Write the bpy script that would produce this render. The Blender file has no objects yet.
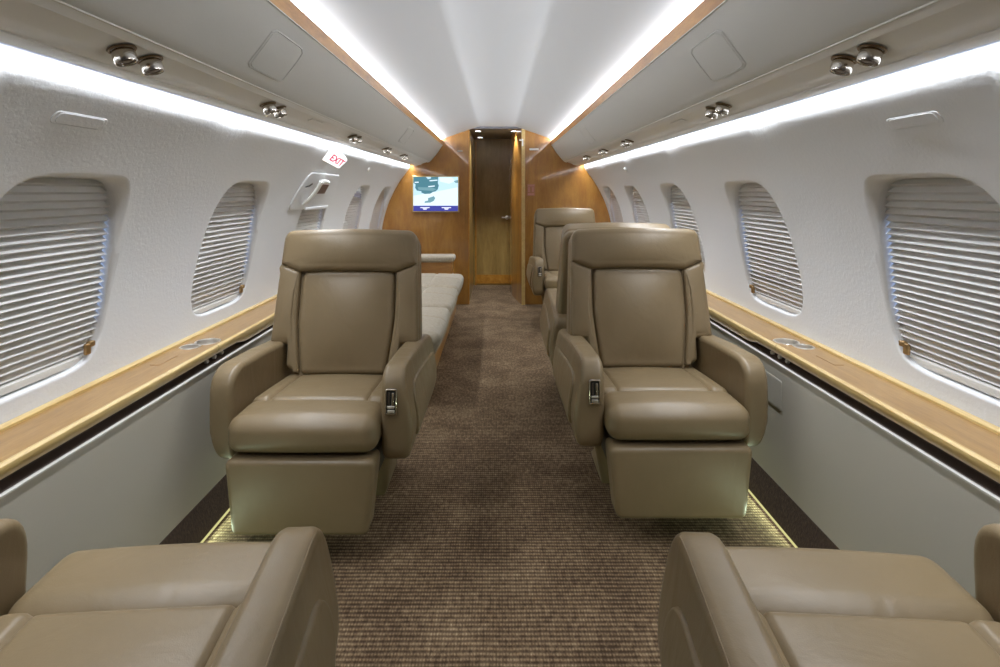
import bpy, bmesh, math, random
from mathutils import Vector, Matrix
random.seed(7)
PI = math.pi
SC = bpy.context.scene
COL = SC.collection
R2 = math.radians

# ------------------------------------------------------------------ materials
def new_mat(name):
    m = bpy.data.materials.new(name); m.use_nodes = True
    nt = m.node_tree; nt.nodes.clear()
    out = nt.nodes.new('ShaderNodeOutputMaterial')
    b = nt.nodes.new('ShaderNodeBsdfPrincipled')
    nt.links.new(b.outputs[0], out.inputs[0])
    return m, nt, b

def N(nt, typ, **kw):
    n = nt.nodes.new(typ)
    for k, v in kw.items():
        if k in n.inputs: n.inputs[k].default_value = v
        else: setattr(n, k, v)
    return n

def coords(nt, scale=(1, 1, 1)):
    tc = N(nt, 'ShaderNodeTexCoord'); mp = N(nt, 'ShaderNodeMapping')
    mp.inputs['Scale'].default_value = scale
    nt.links.new(tc.outputs['Object'], mp.inputs['Vector'])
    return mp.outputs[0]

def ramp(nt, fac, stops):
    r = N(nt, 'ShaderNodeValToRGB')
    els = r.color_ramp.elements
    while len(els) < len(stops): els.new(0.5)
    for e, (p, c) in zip(els, stops):
        e.position = p; e.color = (*c, 1) if len(c) == 3 else c
    nt.links.new(fac, r.inputs[0])
    return r.outputs[0]

def bump(nt, b, height, strength=0.3, dist=0.002, prev=None):
    n = N(nt, 'ShaderNodeBump'); n.inputs['Strength'].default_value = strength
    n.inputs['Distance'].default_value = dist
    nt.links.new(height, n.inputs['Height'])
    if prev: nt.links.new(prev, n.inputs['Normal'])
    nt.links.new(n.outputs[0], b.inputs['Normal'])
    return n.outputs[0]

def plain(name, col, rough=0.5, metal=0.0, coat=0.0, emit=None, estr=0.0):
    m, nt, b = new_mat(name)
    b.inputs['Base Color'].default_value = (*col, 1)
    b.inputs['Roughness'].default_value = rough
    b.inputs['Metallic'].default_value = metal
    b.inputs['Coat Weight'].default_value = coat
    if emit:
        b.inputs['Emission Color'].default_value = (*emit, 1)
        b.inputs['Emission Strength'].default_value = estr
    return m

def leather_mat(name, c0, c1):
    m, nt, b = new_mat(name)
    v = coords(nt)
    n1 = N(nt, 'ShaderNodeTexNoise', Scale=5.0, Detail=3.0)
    nt.links.new(v, n1.inputs['Vector'])
    nt.links.new(ramp(nt, n1.outputs[0], [(0.3, c0), (0.7, c1)]), b.inputs['Base Color'])
    b.inputs['Roughness'].default_value = 0.38
    b.inputs['Specular IOR Level'].default_value = 0.45
    # soft creases: stretched noise
    v2 = coords(nt, (9, 14, 5))
    n2 = N(nt, 'ShaderNodeTexNoise', Scale=1.0, Detail=3.0, Roughness=0.5, Distortion=0.6)
    nt.links.new(v2, n2.inputs['Vector'])
    p = bump(nt, b, n2.outputs[0], 0.22, 0.012)
    vo = N(nt, 'ShaderNodeTexVoronoi', Scale=420.0)
    nt.links.new(v, vo.inputs['Vector'])
    bump(nt, b, vo.outputs['Distance'], 0.12, 0.001, p)
    return m

def wood_mat(name, dark, mid, light, scale, rough=0.25, coat=0.6, seam=None):
    m, nt, b = new_mat(name)
    v = coords(nt, scale)
    n1 = N(nt, 'ShaderNodeTexNoise', Scale=1.0, Detail=6.0, Roughness=0.62, Distortion=0.9)
    nt.links.new(v, n1.inputs['Vector'])
    c1 = ramp(nt, n1.outputs[0], [(0.25, dark), (0.5, mid), (0.78, light)])
    sc2 = tuple(s * 7 for s in scale)
    v2 = coords(nt, sc2)
    n2 = N(nt, 'ShaderNodeTexNoise', Scale=1.0, Detail=4.0, Roughness=0.7)
    nt.links.new(v2, n2.inputs['Vector'])
    mx = N(nt, 'ShaderNodeMix', data_type='RGBA', blend_type='MULTIPLY')
    mx.inputs['Factor'].default_value = 0.55
    nt.links.new(c1, mx.inputs['A'])
    nt.links.new(ramp(nt, n2.outputs[0], [(0.3, (0.62, 0.55, 0.48)), (0.65, (1, 1, 1))]), mx.inputs['B'])
    nt.links.new(mx.outputs['Result'], b.inputs['Base Color'])
    b.inputs['Roughness'].default_value = rough
    b.inputs['Coat Weight'].default_value = coat
    b.inputs['Coat Roughness'].default_value = 0.04
    return m

M = {}
M['leather'] = leather_mat('tan_leather', (0.204, 0.150, 0.081), (0.231, 0.170, 0.094))
M['fabric'] = None
def fabric_mat():
    m, nt, b = new_mat('cream_fabric')
    v = coords(nt)
    n1 = N(nt, 'ShaderNodeTexNoise', Scale=60.0, Detail=4.0)
    nt.links.new(v, n1.inputs['Vector'])
    nt.links.new(ramp(nt, n1.outputs[0], [(0.3, (0.28, 0.240, 0.178)), (0.7, (0.36, 0.315, 0.24))]), b.inputs['Base Color'])
    b.inputs['Roughness'].default_value = 0.9
    b.inputs['Sheen Weight'].default_value = 0.2
    n2 = N(nt, 'ShaderNodeTexNoise', Scale=260.0, Detail=2.0)
    nt.links.new(v, n2.inputs['Vector'])
    bump(nt, b, n2.outputs[0], 0.3, 0.002)
    return m
M['fabric'] = fabric_mat()

def wall_mat(name, col, sc, st, rough=0.55):
    m, nt, b = new_mat(name)
    b.inputs['Base Color'].default_value = (*col, 1)
    b.inputs['Roughness'].default_value = rough
    b.inputs['Specular IOR Level'].default_value = 0.3
    v = coords(nt)
    n = N(nt, 'ShaderNodeTexNoise', Scale=sc, Detail=3.0, Distortion=0.4)
    nt.links.new(v, n.inputs['Vector'])
    bump(nt, b, n.outputs[0], st, 0.004)
    return m
M['wall'] = wall_mat('white_wall_leather', (0.63, 0.64, 0.655), 85, 0.22)
M['ceil'] = wall_mat('white_ceiling_cloth', (0.69, 0.715, 0.76), 30, 0.05, 0.7)
M['bin'] = wall_mat('greige_overhead_leather', (0.52, 0.515, 0.49), 150, 0.04, 0.5)
M['lower'] = wall_mat('pale_grey_side_panel', (0.49, 0.470, 0.405), 120, 0.05, 0.55)
M['white'] = plain('white_plastic', (0.78, 0.78, 0.76), 0.35)
M['seamline'] = plain('pale_edge_trim', (0.58, 0.57, 0.53), 0.5)
M['wood'] = wood_mat('honey_veneer', (0.20, 0.080, 0.012), (0.335, 0.152, 0.026), (0.49, 0.255, 0.055), (4.2, 4.2, 1.1), 0.35, 1.0)
M['woodtrim'] = wood_mat('honey_trim_veneer', (0.33, 0.13, 0.014), (0.48, 0.215, 0.028), (0.60, 0.30, 0.055), (14, 3, 14), 0.3, 0.4)
M['ledge'] = wood_mat('ledge_veneer', (0.26, 0.145, 0.045), (0.335, 0.195, 0.065), (0.41, 0.25, 0.09), (30, 3.0, 30), 0.3, 0.35)
M['maple'] = wood_mat('pale_maple_edging', (0.54, 0.37, 0.14), (0.63, 0.46, 0.19), (0.72, 0.56, 0.27), (20, 2, 20), 0.3, 0.4)
M['doorwood'] = wood_mat('brown_door_veneer', (0.23, 0.145, 0.040), (0.33, 0.215, 0.065), (0.43, 0.29, 0.095), (5, 5, 1.0), 0.3, 0.4)
M['basewood'] = wood_mat('base_veneer', (0.30, 0.13, 0.03), (0.42, 0.20, 0.05), (0.5, 0.27, 0.08), (2, 2, 10), 0.3, 0.3)
M['chrome'] = plain('brushed_nickel', (0.62, 0.58, 0.52), 0.18, 1.0)
M['nickel_dark'] = plain('dark_lens', (0.10, 0.075, 0.055), 0.3, 0.4)
M['steel'] = plain('polished_cup_metal', (0.82, 0.79, 0.74), 0.32, 0.9)
M['black'] = plain('black_plastic', (0.012, 0.011, 0.010), 0.4)
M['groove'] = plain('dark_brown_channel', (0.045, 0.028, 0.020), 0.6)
M['collar'] = plain('bronze_collar', (0.20, 0.14, 0.085), 0.35, 0.8)
M['service'] = wall_mat('pale_service_panel_skin', (0.70, 0.70, 0.70), 150, 0.03, 0.4)
M['brass'] = plain('brass_clip', (0.34, 0.22, 0.10), 0.35, 0.8)
M['screen_edge'] = plain('gilt_screen_frame', (0.55, 0.40, 0.17), 0.3, 0.5)
M['hatch_dark'] = plain('dark_red_brown_plate', (0.11, 0.055, 0.04), 0.4)
M['placard'] = plain('faded_pink_placard', (0.35, 0.165, 0.085), 0.3)
M['placard_ink'] = plain('pink_placard_ink', (0.46, 0.20, 0.17), 0.3)
M['seatframe'] = plain('dark_seat_frame', (0.035, 0.03, 0.025), 0.5)
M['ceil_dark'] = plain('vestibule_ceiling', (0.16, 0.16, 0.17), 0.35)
def emit(name, col, s):
    m = bpy.data.materials.new(name); m.use_nodes = True
    nt = m.node_tree; nt.nodes.clear()
    out = nt.nodes.new('ShaderNodeOutputMaterial'); e = nt.nodes.new('ShaderNodeEmission')
    e.inputs[0].default_value = (*col, 1); e.inputs[1].default_value = s
    nt.links.new(e.outputs[0], out.inputs[0])
    return m
M['lamp'] = emit('downlight_glow', (0.85, 0.92, 1.0), 9.0)
M['exit_face'] = emit('lit_exit_face', (1.0, 0.97, 0.97), 1.2)
M['exit_red'] = emit('exit_lettering', (0.62, 0.02, 0.10), 0.9)
M['floor_led'] = emit('path_light_strip', (0.85, 0.80, 0.34), 0.6)
M['scr_sea'] = emit('map_sea', (0.52, 0.75, 0.92), 0.95)
M['scr_pale'] = emit('map_pale', (0.72, 0.86, 0.98), 0.95)
M['scr_land'] = emit('map_land', (0.075, 0.20, 0.25), 1.0)
M['scr_land2'] = emit('map_land_light', (0.16, 0.31, 0.36), 1.0)
M['scr_blue'] = emit('map_bar', (0.055, 0.06, 0.30), 1.0)
M['scr_white'] = emit('map_marks', (0.85, 0.88, 0.95), 1.0)
M['spot'] = emit('small_floor_glow', (1.0, 0.8, 0.4), 2.0)

def carpet_mat(name, cols, rib=True):
    m, nt, b = new_mat(name)
    tc = N(nt, 'ShaderNodeTexCoord'); sep = N(nt, 'ShaderNodeSeparateXYZ')
    nt.links.new(tc.outputs['Object'], sep.inputs[0])
    def mth(op, a, bb=None, c=None):
        n = N(nt, 'ShaderNodeMath', operation=op)
        for i, x in enumerate((a, bb, c)):
            if x is None: continue
            if isinstance(x, (int, float)): n.inputs[i].default_value = x
            else: nt.links.new(x, n.inputs[i])
        return n.outputs[0]
    wob = N(nt, 'ShaderNodeTexNoise', Scale=6.0, Detail=2.0)
    nt.links.new(tc.outputs['Object'], wob.inputs['Vector'])
    y = mth('MULTIPLY_ADD', wob.outputs[0], 0.006, sep.outputs['Y'])
    z = sep.outputs['Z']
    yy = mth('ADD', y, z)
    s = mth('SINE', mth('MULTIPLY', yy, 2 * PI / 0.0165))
    s01 = mth('MULTIPLY_ADD', s, 0.5, 0.5)
    # loops along each rib
    sx = mth('SINE', mth('MULTIPLY', sep.outputs['X'], 2 * PI / 0.0085))
    sx01 = mth('MULTIPLY_ADD', sx, 0.22, 0.78)
    h = mth('MULTIPLY', s01, sx01)
    fine = N(nt, 'ShaderNodeTexNoise', Scale=75.0, Detail=5.0, Roughness=0.8)
    mp = N(nt, 'ShaderNodeMapping'); mp.inputs['Scale'].default_value = (1, 0.45, 1)
    nt.links.new(tc.outputs['Object'], mp.inputs[0]); nt.links.new(mp.outputs[0], fine.inputs['Vector'])
    big = N(nt, 'ShaderNodeTexNoise', Scale=4.5, Detail=6.0, Roughness=0.65)
    nt.links.new(tc.outputs['Object'], big.inputs['Vector'])
    f = mth('MULTIPLY_ADD', h, 0.40, mth('MULTIPLY_ADD', fine.outputs[0], 1.15, -0.30))
    f = mth('ADD', f, mth('MULTIPLY_ADD', big.outputs[0], 0.62, -0.33))
    nt.links.new(ramp(nt, f, cols), b.inputs['Base Color'])
    b.inputs['Roughness'].default_value = 0.95
    b.inputs['Specular IOR Level'].default_value = 0.1
    bump(nt, b, h, 0.8, 0.004)
    return m
M['carpet'] = carpet_mat('ribbed_brown_carpet', [(0.18, (0.055, 0.034, 0.020)), (0.45, (0.152, 0.102, 0.060)), (0.72, (0.32, 0.232, 0.140)), (0.95, (0.60, 0.49, 0.34))])
def kick_mat():
    m, nt, b = new_mat('dark_carpet_kick')
    n = N(nt, 'ShaderNodeTexNoise', Scale=160.0, Detail=4.0, Roughness=0.7); nt.links.new(coords(nt, (1, 1, 0.4)), n.inputs['Vector'])
    nt.links.new(ramp(nt, n.outputs[0], [(0.3, (0.020, 0.010, 0.005)), (0.55, (0.046, 0.026, 0.014)), (0.75, (0.095, 0.060, 0.036))]), b.inputs['Base Color'])
    b.inputs['Roughness'].default_value = 0.95; bump(nt, b, n.outputs[0], 0.6, 0.004)
    return m
M['kick'] = kick_mat()

def pane_mat():
    m = bpy.data.materials.new('clear_window_pane'); m.use_nodes = True
    nt = m.node_tree; nt.nodes.clear()
    out = nt.nodes.new('ShaderNodeOutputMaterial'); mix = nt.nodes.new('ShaderNodeMixShader')
    tr = nt.nodes.new('ShaderNodeBsdfTransparent'); gl = nt.nodes.new('ShaderNodeBsdfGlossy')
    fr = nt.nodes.new('ShaderNodeFresnel'); fr.inputs[0].default_value = 1.28
    gl.inputs['Roughness'].default_value = 0.02
    tr.inputs[0].default_value = (0.97, 0.97, 0.97, 1)
    ge = nt.nodes.new('ShaderNodeNewGeometry'); io = nt.nodes.new('ShaderNodeMix')   # thin pane: same reflectance from both sides
    io.inputs[2].default_value = 1.33; io.inputs[3].default_value = 1 / 1.33
    nt.links.new(ge.outputs['Backfacing'], io.inputs[0]); nt.links.new(io.outputs[0], fr.inputs[0])
    nt.links.new(fr.outputs[0], mix.inputs[0]); nt.links.new(tr.outputs[0], mix.inputs[1])
    nt.links.new(gl.outputs[0], mix.inputs[2]); nt.links.new(mix.outputs[0], out.inputs[0])
    return m
M['pane'] = pane_mat()
M['blind'] = plain('pleated_blind_fabric', (0.66, 0.655, 0.65), 0.6)

# ------------------------------------------------------------------ mesh helpers
class MB:
    def __init__(s): s.v = []; s.f = []; s.m = []; s.mats = []
    def mi(s, mat):
        if mat not in s.mats: s.mats.append(mat)
        return s.mats.index(mat)
    def add(s, verts, faces, mat):
        b = len(s.v); k = s.mi(mat)
        s.v += [tuple(x) for x in verts]
        for f in faces: s.f.append(tuple(b + i for i in f)); s.m.append(k)
        return s
    def build(s, name, parent=None, smooth=35, xf=None, recalc=True):
        me = bpy.data.meshes.new(name)
        v = [tuple(xf(Vector(p))) for p in s.v] if xf else s.v
        me.from_pydata(v, [], s.f)
        for k in s.mats: me.materials.append(M[k])
        me.polygons.foreach_set('material_index', s.m)
        me.polygons.foreach_set('use_smooth', [True] * len(s.f))
        me.update()
        if recalc:
            bm = bmesh.new(); bm.from_mesh(me)
            bmesh.ops.remove_doubles(bm, verts=bm.verts, dist=1e-6)
            bmesh.ops.recalc_face_normals(bm, faces=bm.faces); bm.to_mesh(me); bm.free()
        try: me.set_sharp_from_angle(angle=R2(smooth))
        except Exception: pass
        o = bpy.data.objects.new(name, me); COL.objects.link(o)
        if parent: o.parent = parent
        return o

def tag(o, label=None, cat=None, group=None, kind=None):
    if label: o['label'] = label
    if cat: o['category'] = cat
    if group: o['group'] = group
    if kind: o['kind'] = kind
    return o

def empty(name, loc=(0, 0, 0), rz=0.0):
    o = bpy.data.objects.new(name, None); COL.objects.link(o)
    o.location = loc; o.rotation_euler = (0, 0, rz); o.empty_display_size = 0.1
    return o

def grid(rows, closed_u=False, closed_v=False):
    """rows: list of equal-length point lists -> verts, faces"""
    n = len(rows); k = len(rows[0]); v = [p for r in rows for p in r]; f = []
    for i in range(n if closed_v else n - 1):
        for j in range(k if closed_u else k - 1):
            a = i * k + j; b = i * k + (j + 1) % k
            c = ((i + 1) % n) * k + (j + 1) % k; d = ((i + 1) % n) * k + j
            f.append((a, b, c, d))
    return v, f

def box(mb, lo, hi, mat):
    x0, y0, z0 = lo; x1, y1, z1 = hi
    v = [(x0,y0,z0),(x1,y0,z0),(x1,y1,z0),(x0,y1,z0),(x0,y0,z1),(x1,y0,z1),(x1,y1,z1),(x0,y1,z1)]
    f = [(0,3,2,1),(4,5,6,7),(0,1,5,4),(1,2,6,5),(2,3,7,6),(3,0,4,7)]
    mb.add(v, f, mat); return mb

def rbox(mb, lo, hi, r, mat, n=4, puff=0.0, fn=None, seg=None, pz=None):
    """rounded box with optional puffed faces (puff along z; pz = override tuple per axis)"""
    c = [(a + b) / 2 for a, b in zip(lo, hi)]; h = [(b - a) / 2 for a, b in zip(lo, hi)]
    r = min(r, min(h) * 0.999)
    seg = seg or 10
    def axis(hh):
        s = [-(hh - r) - r * math.tan(PI / 4 * (n - i) / n) for i in range(n)]
        core = [-(hh - r) + 2 * (hh - r) * i / seg for i in range(seg + 1)]
        return s + core + [-x for x in reversed(s)]
    ax = [axis(x) for x in h]
    pf = pz or (0, 0, puff)
    def place(p):
        q = [max(-(hh - r), min(hh - r, a)) for a, hh in zip(p, h)]
        d = Vector([a - b for a, b in zip(p, q)])
        d = d.normalized() * r if d.length > 1e-9 else d
        w = [a + b for a, b in zip(q, d)]
        u = [w[i] / h[i] for i in range(3)]
        for i in range(3):
            if pf[i]:
                j, k = [t for t in range(3) if t != i]
                w[i] += pf[i] * u[i] * max(0, 1 - u[j] ** 2) * max(0, 1 - u[k] ** 2) if abs(u[i]) > 0 else 0
        p3 = Vector((w[0] + c[0], w[1] + c[1], w[2] + c[2]))
        return fn(p3) if fn else p3
    for i in range(3):
        j, k = (i + 1) % 3, (i + 2) % 3
        for sgn in (-1, 1):
            rows = []
            for a in ax[j]:
                row = []
                for b_ in ax[k]:
                    p = [0, 0, 0]; p[i] = sgn * h[i]; p[j] = a; p[k] = b_
                    row.append(place(p))
                rows.append(row)
            v, f = grid(rows)
            if sgn < 0: f = [tuple(reversed(t)) for t in f]
            mb.add(v, f, mat)
    return mb

def roundpoly(pts, rad, n=6, dens=0.03):
    """closed polygon with filleted corners, CCW"""
    out = []; k = len(pts)
    if not isinstance(rad, (list, tuple)): rad = [rad] * k
    for i in range(k):
        p = Vector(pts[i]); a = Vector(pts[i - 1]); b = Vector(pts[(i + 1) % k])
        r = rad[i]
        d1 = (a - p).normalized(); d2 = (b - p).normalized()
        ang = d1.angle(d2); t = r / math.tan(ang / 2) if r > 0 else 0
        t = min(t, (a - p).length * 0.49, (b - p).length * 0.49)
        if t < 1e-5: out.append(p); continue
        p1 = p + d1 * t; p2 = p + d2 * t
        for s in range(n + 1):
            s = s / n
            out.append(p1 * (1 - s) ** 2 * 1 + p * 2 * s * (1 - s) + p2 * s * s)
    res = []
    for i in range(len(out)):
        a = out[i]; b = out[(i + 1) % len(out)]
        L = (b - a).length
        if L < 1e-6: continue
        m = max(1, int(L / dens))
        for s in range(m): res.append(a.lerp(b, s / m))
    return res

def pad(mb, prof, t0, t1, r, mat, xf, nr=5, bulge=(0.0, 0.0), caps=5):
    """profile (2-D, CCW) extruded from t0 to t1 with rounded rims and bulged caps"""
    k = len(prof); nor = []
    for i in range(k):
        a = prof[i - 1]; b = prof[(i + 1) % k]
        d = (b - a).normalized(); nor.append(Vector((d.y, -d.x)))
    lo = Vector((min(p.x for p in prof), min(p.y for p in prof))); hi = Vector((max(p.x for p in prof), max(p.y for p in prof)))
    cen = (lo + hi) / 2; hw = (hi - lo) / 2 - Vector((r, r))
    rows = []
    def ring(ins, t, s=1.0, b=0.0):
        row = []
        for p, nn in zip(prof, nor):
            q = p - nn * ins
            q = cen + (q - cen) * s
            tt = t
            if b:
                u = (q.x - cen.x) / hw.x; w = (q.y - cen.y) / hw.y
                tt += b * max(0, 1 - u * u) * max(0, 1 - w * w) * (1 - s ** 10)
            row.append(xf((q.x, q.y, tt)))
        rows.append(row)
    cap_s = [0.02, 0.2, 0.35, 0.5, 0.62, 0.73, 0.82, 0.89, 0.94, 0.975]
    for s in cap_s: ring(r, t0, s, -bulge[0])
    for i in range(nr + 1):
        a = PI / 2 * i / nr
        ring(r * (1 - math.sin(a)), t0 + r * (1 - math.cos(a)))
    for i in range(nr, -1, -1):
        a = PI / 2 * i / nr
        ring(r * (1 - math.sin(a)), t1 - r * (1 - math.cos(a)))
    for s in reversed(cap_s): ring(r, t1, s, bulge[1])
    v, f = grid(rows, closed_u=True)
    n = len(rows)
    f.append(tuple(range(k - 1, -1, -1))); f.append(tuple((n - 1) * k + i for i in range(k)))
    mb.add(v, f, mat); return mb

def lathe(mb, prof, mat, xf, n=28, closed=False):
    """prof: (r, h) list around local z; one material or a list per segment"""
    rows = [[xf((r * math.cos(2 * PI * i / n), r * math.sin(2 * PI * i / n), h)) for i in range(n)] for r, h in prof]
    v, f = grid(rows, closed_u=True)
    mb.add(v, f, mat); return mb

def tube(mb, pts, r, mat, n=8):
    rows = []
    pts = [Vector(p) for p in pts]
    for i, p in enumerate(pts):
        d = (pts[min(i + 1, len(pts) - 1)] - pts[max(i - 1, 0)]).normalized()
        a = d.cross(Vector((0.31, 0.2, 0.93))).normalized(); b = d.cross(a)
        rows.append([p + a * r * math.cos(2 * PI * k / n) + b * r * math.sin(2 * PI * k / n) for k in range(n)])
    v, f = grid(rows, closed_u=True)
    L = len(rows)
    f.append(tuple(range(n))); f.append(tuple((L - 1) * n + k for k in range(n - 1, -1, -1)))
    mb.add(v, f, mat); return mb

def strip(mb, prof, y0, y1, side, mat, ny=1):
    """profile [(x,z)] swept along Y, mirrored by side"""
    rows = [[(side * x, y0 + (y1 - y0) * i / ny, z) for x, z in prof] for i in range(ny + 1)]
    v, f = grid(rows); mb.add(v, f, mat); return mb

# ------------------------------------------------------------------ cabin numbers
CAM_Z = 1.19
WR, WZ = 1.213, 0.62          # fuselage lining circle
YB, YE = 5.85, -1.6           # forward bulkhead, aft end
def wx(z):
    # lining circle, running straight up behind the light valance at the top
    zz = z if z < 1.40 else 1.40 + (1 - math.exp(-(z - 1.40) / 0.03)) * 0.03
    return math.sqrt(max(0.0, WR * WR - (zz - WZ) ** 2))
def blind_x(z): return 1.236 - 0.225 * (z - 0.68)

# ------------------------------------------------------------------ setting
mb = MB(); rows = []
v, f = grid([[(-1.06, YE, 0), (1.06, YE, 0)], [(-1.06, 7.15, 0), (1.06, 7.15, 0)]])
mb.add(v, f, 'carpet')
tag(mb.build('floor', recalc=False), 'brown ribbed carpet of the cabin aisle', kind='structure')

# ceiling : arcs either side of a flat centre panel
prof = []
def cz(x): return WZ + math.sqrt(1.252 ** 2 - x * x)
xs = [0.70 - 0.70 * i / 140 for i in range(141)]
cpts = []
XC = 0.19
def ceil_z(x):
    if x < XC: return cz(XC)
    if x < 0.62: return 0.15 * cz(x) + 0.85 * (cz(XC) + (cz(0.62) - cz(XC)) * (x - XC) / (0.62 - XC))
    return cz(x)
for x in xs:       # soft shoulder between the flat middle and the sloping sides
    cpts.append((x, sum(ceil_z(abs(x + d * 0.0035)) for d in range(-5, 6)) / 11))
full = [(x, z) for x, z in cpts] + [(-x, z) for x, z in reversed(cpts[:-1])]
mb = MB(); strip(mb, full, YE, YB, 1, 'ceil')
tag(mb.build('ceiling', smooth=60, recalc=False), 'white arched cabin ceiling', kind='structure')

# windows and walls -------------------------------------------------
WC = [1.46, 2.455, 3.49, 4.515, 5.46]
EDGE = [0.95, 1.957, 2.972, 4.002, 4.99, YB + 0.02]
HW = 0.25; ZB, ZT = 0.676, 1.224
PW = 5.0
def hole(u, vv, n=PW): return 1.0 / ((abs(u) ** n + abs(vv) ** n) ** (1.0 / n))
NS = 22
WALLB, WALLT = 0.575, 1.53
win_no = 0
def SL(u, z): return 0.07 * max(0.0, u) * max(0.0, min(1.0, (z - 0.85) / 0.35))
for side, sname in ((-1, 'left'), (1, 'right')):
    wall = MB()
    v, f = grid([[(side * wx(WALLB + (WALLT - WALLB) * i / 40), y, WALLB + (WALLT - WALLB) * i / 40) for i in range(41)] for y in (YE, EDGE[0])])
    wall.add(v, f, 'wall')
    for k, yc in enumerate(WC):
        win_no += 1
        hatch = (side == -1 and k == 2)
        zb, zt = ZB, ZT
        zc = (zb + zt) / 2; hz = (zt - zb) / 2; hw = HW
        y0, y1 = EDGE[k], EDGE[k + 1]
        # outer boundary of the bay, in (y, z)
        B = []
        for i in range(NS): B.append((y0 + (y1 - y0) * i / NS, WALLB))
        for i in range(NS): B.append((y1, WALLB + (WALLT - WALLB) * i / NS))
        for i in range(NS): B.append((y1 - (y1 - y0) * i / NS, WALLT))
        for i in range(NS): B.append((y0, WALLT - (WALLT - WALLB) * i / NS))
        # hole points: evenly along the rounded rectangle, matched side by side
        H = []
        for (by, bz) in B:
            cu = (by - (y0 + y1) / 2) / ((y1 - y0) / 2); cv = (bz - (WALLB + WALLT) / 2) / ((WALLT - WALLB) / 2)
            s = hole(cu, cv); H.append((cu * s, cv * s))
        rows = []
        OUT = 1.06
        for t in [i / 16 for i in range(17)]:
            row = []
            for (by, bz), (hu, hv) in zip(B, H):
                hz_ = zc + hv * hz * (1 + (OUT - 1) * 0.62)
                py = by * (1 - t) + (yc + hu * hw * OUT - SL(hu, hz_)) * t
                pz = bz * (1 - t) + hz_ * t
                row.append((side * wx(pz), py, pz))
            rows.append(row)
        v, f = grid(rows, closed_u=True); wall.add(v, f, 'wall')
        # reveal: quarter-round into the recess, then flat to the pane
        wroot = MB(); rows = []
        for t in [i / 8 for i in range(9)]:
            row = []
            for hu, hv in H:
                # bezier: outer ring on wall -> inner ring on wall -> inner ring recessed
                a = OUT; b = 1.0
                sc = a * (1 - t) ** 2 + b * (2 * t * (1 - t) + t * t)
                scz = (1 + (OUT - 1) * 0.62) * (1 - t) ** 2 + (2 * t * (1 - t) + t * t)
                z = zc + hv * hz * scz; y = yc + hu * hw * sc - SL(hu, z)
                dep = max(0.01, blind_x(z) - wx(z))
                x = wx(z) + dep * 0.75 * t * t
                row.append((side * x, y, z))
            rows.append(row)
        for t in (0.5, 1.0):
            row = []
            for hu, hv in H:
                z = zc + hv * hz; y = yc + hu * hw - SL(hu, z)
                x0 = wx(z) + max(0.01, blind_x(z) - wx(z)) * 0.75
                x1 = max(blind_x(z) + 0.035, x0 + 0.03)
                row.append((side * (x0 + (x1 - x0) * t), y, z))
            rows.append(row)
        v, f = grid(rows, closed_u=True); wroot.add(v, f, 'wall')
        wo = tag(wroot.build('window_%d' % win_no, smooth=60, recalc=False), kind='structure')
        # pleated blind: zig-zag sheet a little narrower than the opening
        btop = zt + 0.03
        bl = MB(); pitch = 0.0208; np_ = int((btop - zb + 0.02) / (pitch / 2)); rows = []
        for i in range(np_ + 1):
            z = zb - 0.01 + (i // 2) * pitch + (0.0 if i % 2 == 0 else pitch * 0.70)
            x = blind_x(z) + 0.013 + (0.008 if i % 2 else -0.008)
            rows.append([(side * x, yc - hw - 0.02, z), (side * x, yc + hw - 0.004 - SL(1, z), z)])
        v, f = grid(rows); bl.add(v, f, 'blind')
        bo = bl.build('blind', wo, smooth=10, recalc=False)
        rl = MB(); rbox(rl, (-0.012, yc - hw - 0.01, zb + 0.004), (0.012, yc + hw - 0.004, zb + 0.026), 0.004, 'white', n=2, seg=2)
        rl.build('bottom_rail', wo, xf=lambda p: Vector((side * (blind_x(0.69) + 0.004) + p.x, p.y, p.z)))
        # clear pane just inside the blind
        pn = MB()
        q = [(side * (blind_x(z) - 0.012), y, z) for y, z in ((yc - hw, zb), (yc + hw, zb), (yc + hw, btop), (yc - hw, btop))]
        pn.add(q, [(0, 1, 2, 3) if side < 0 else (3, 2, 1, 0)], 'pane'); pn.build('pane', wo, recalc=False)
        # brass clip near the lower far corner
        cl = MB()
        cx = side * (blind_x(0.72) - 0.016)
        rbox(cl, (cx - 0.006, yc + hw - 0.065, 0.705), (cx + 0.006, yc + hw - 0.045, 0.738), 0.004, 'brass', n=2, seg=1)
        rbox(cl, (cx - 0.008, yc + hw - 0.052, 0.725), (cx + 0.008, yc + hw - 0.030, 0.742), 0.004, 'brass', n=2, seg=1)
        cl.build('blind_clip', wo)
    tag(wall.build('wall_' + sname, smooth=60, recalc=False), kind='structure')
    # lower panel, kick and its pale top edge
    lo = MB(); strip(lo, [(1.030, 0.108), (1.030, 0.552)], YE, YB, side, 'lower')
    strip(lo, [(1.027, 0.551), (1.027, 0.556), (1.040, 0.556)], YE, YB, side, 'seamline')
    strip(lo, [(1.027, 0.551), (1.030, 0.551)], YE, YB, side, 'seamline')
    tag(lo.build('wall_%s_lower_panel' % sname, recalc=False), kind='structure')
    kb = MB(); strip(kb, [(1.002, 0.0), (1.028, 0.112), (1.034, 0.112)], YE, YB, side, 'kick')
    tag(kb.build('baseboard_' + sname, recalc=False), kind='structure')

# aft wall behind the camera
mb = MB(); box(mb, (-1.3, YE - 0.06, 0), (1.3, YE, 1.95), 'wall')
tag(mb.build('wall_back'), kind='structure')

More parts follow.
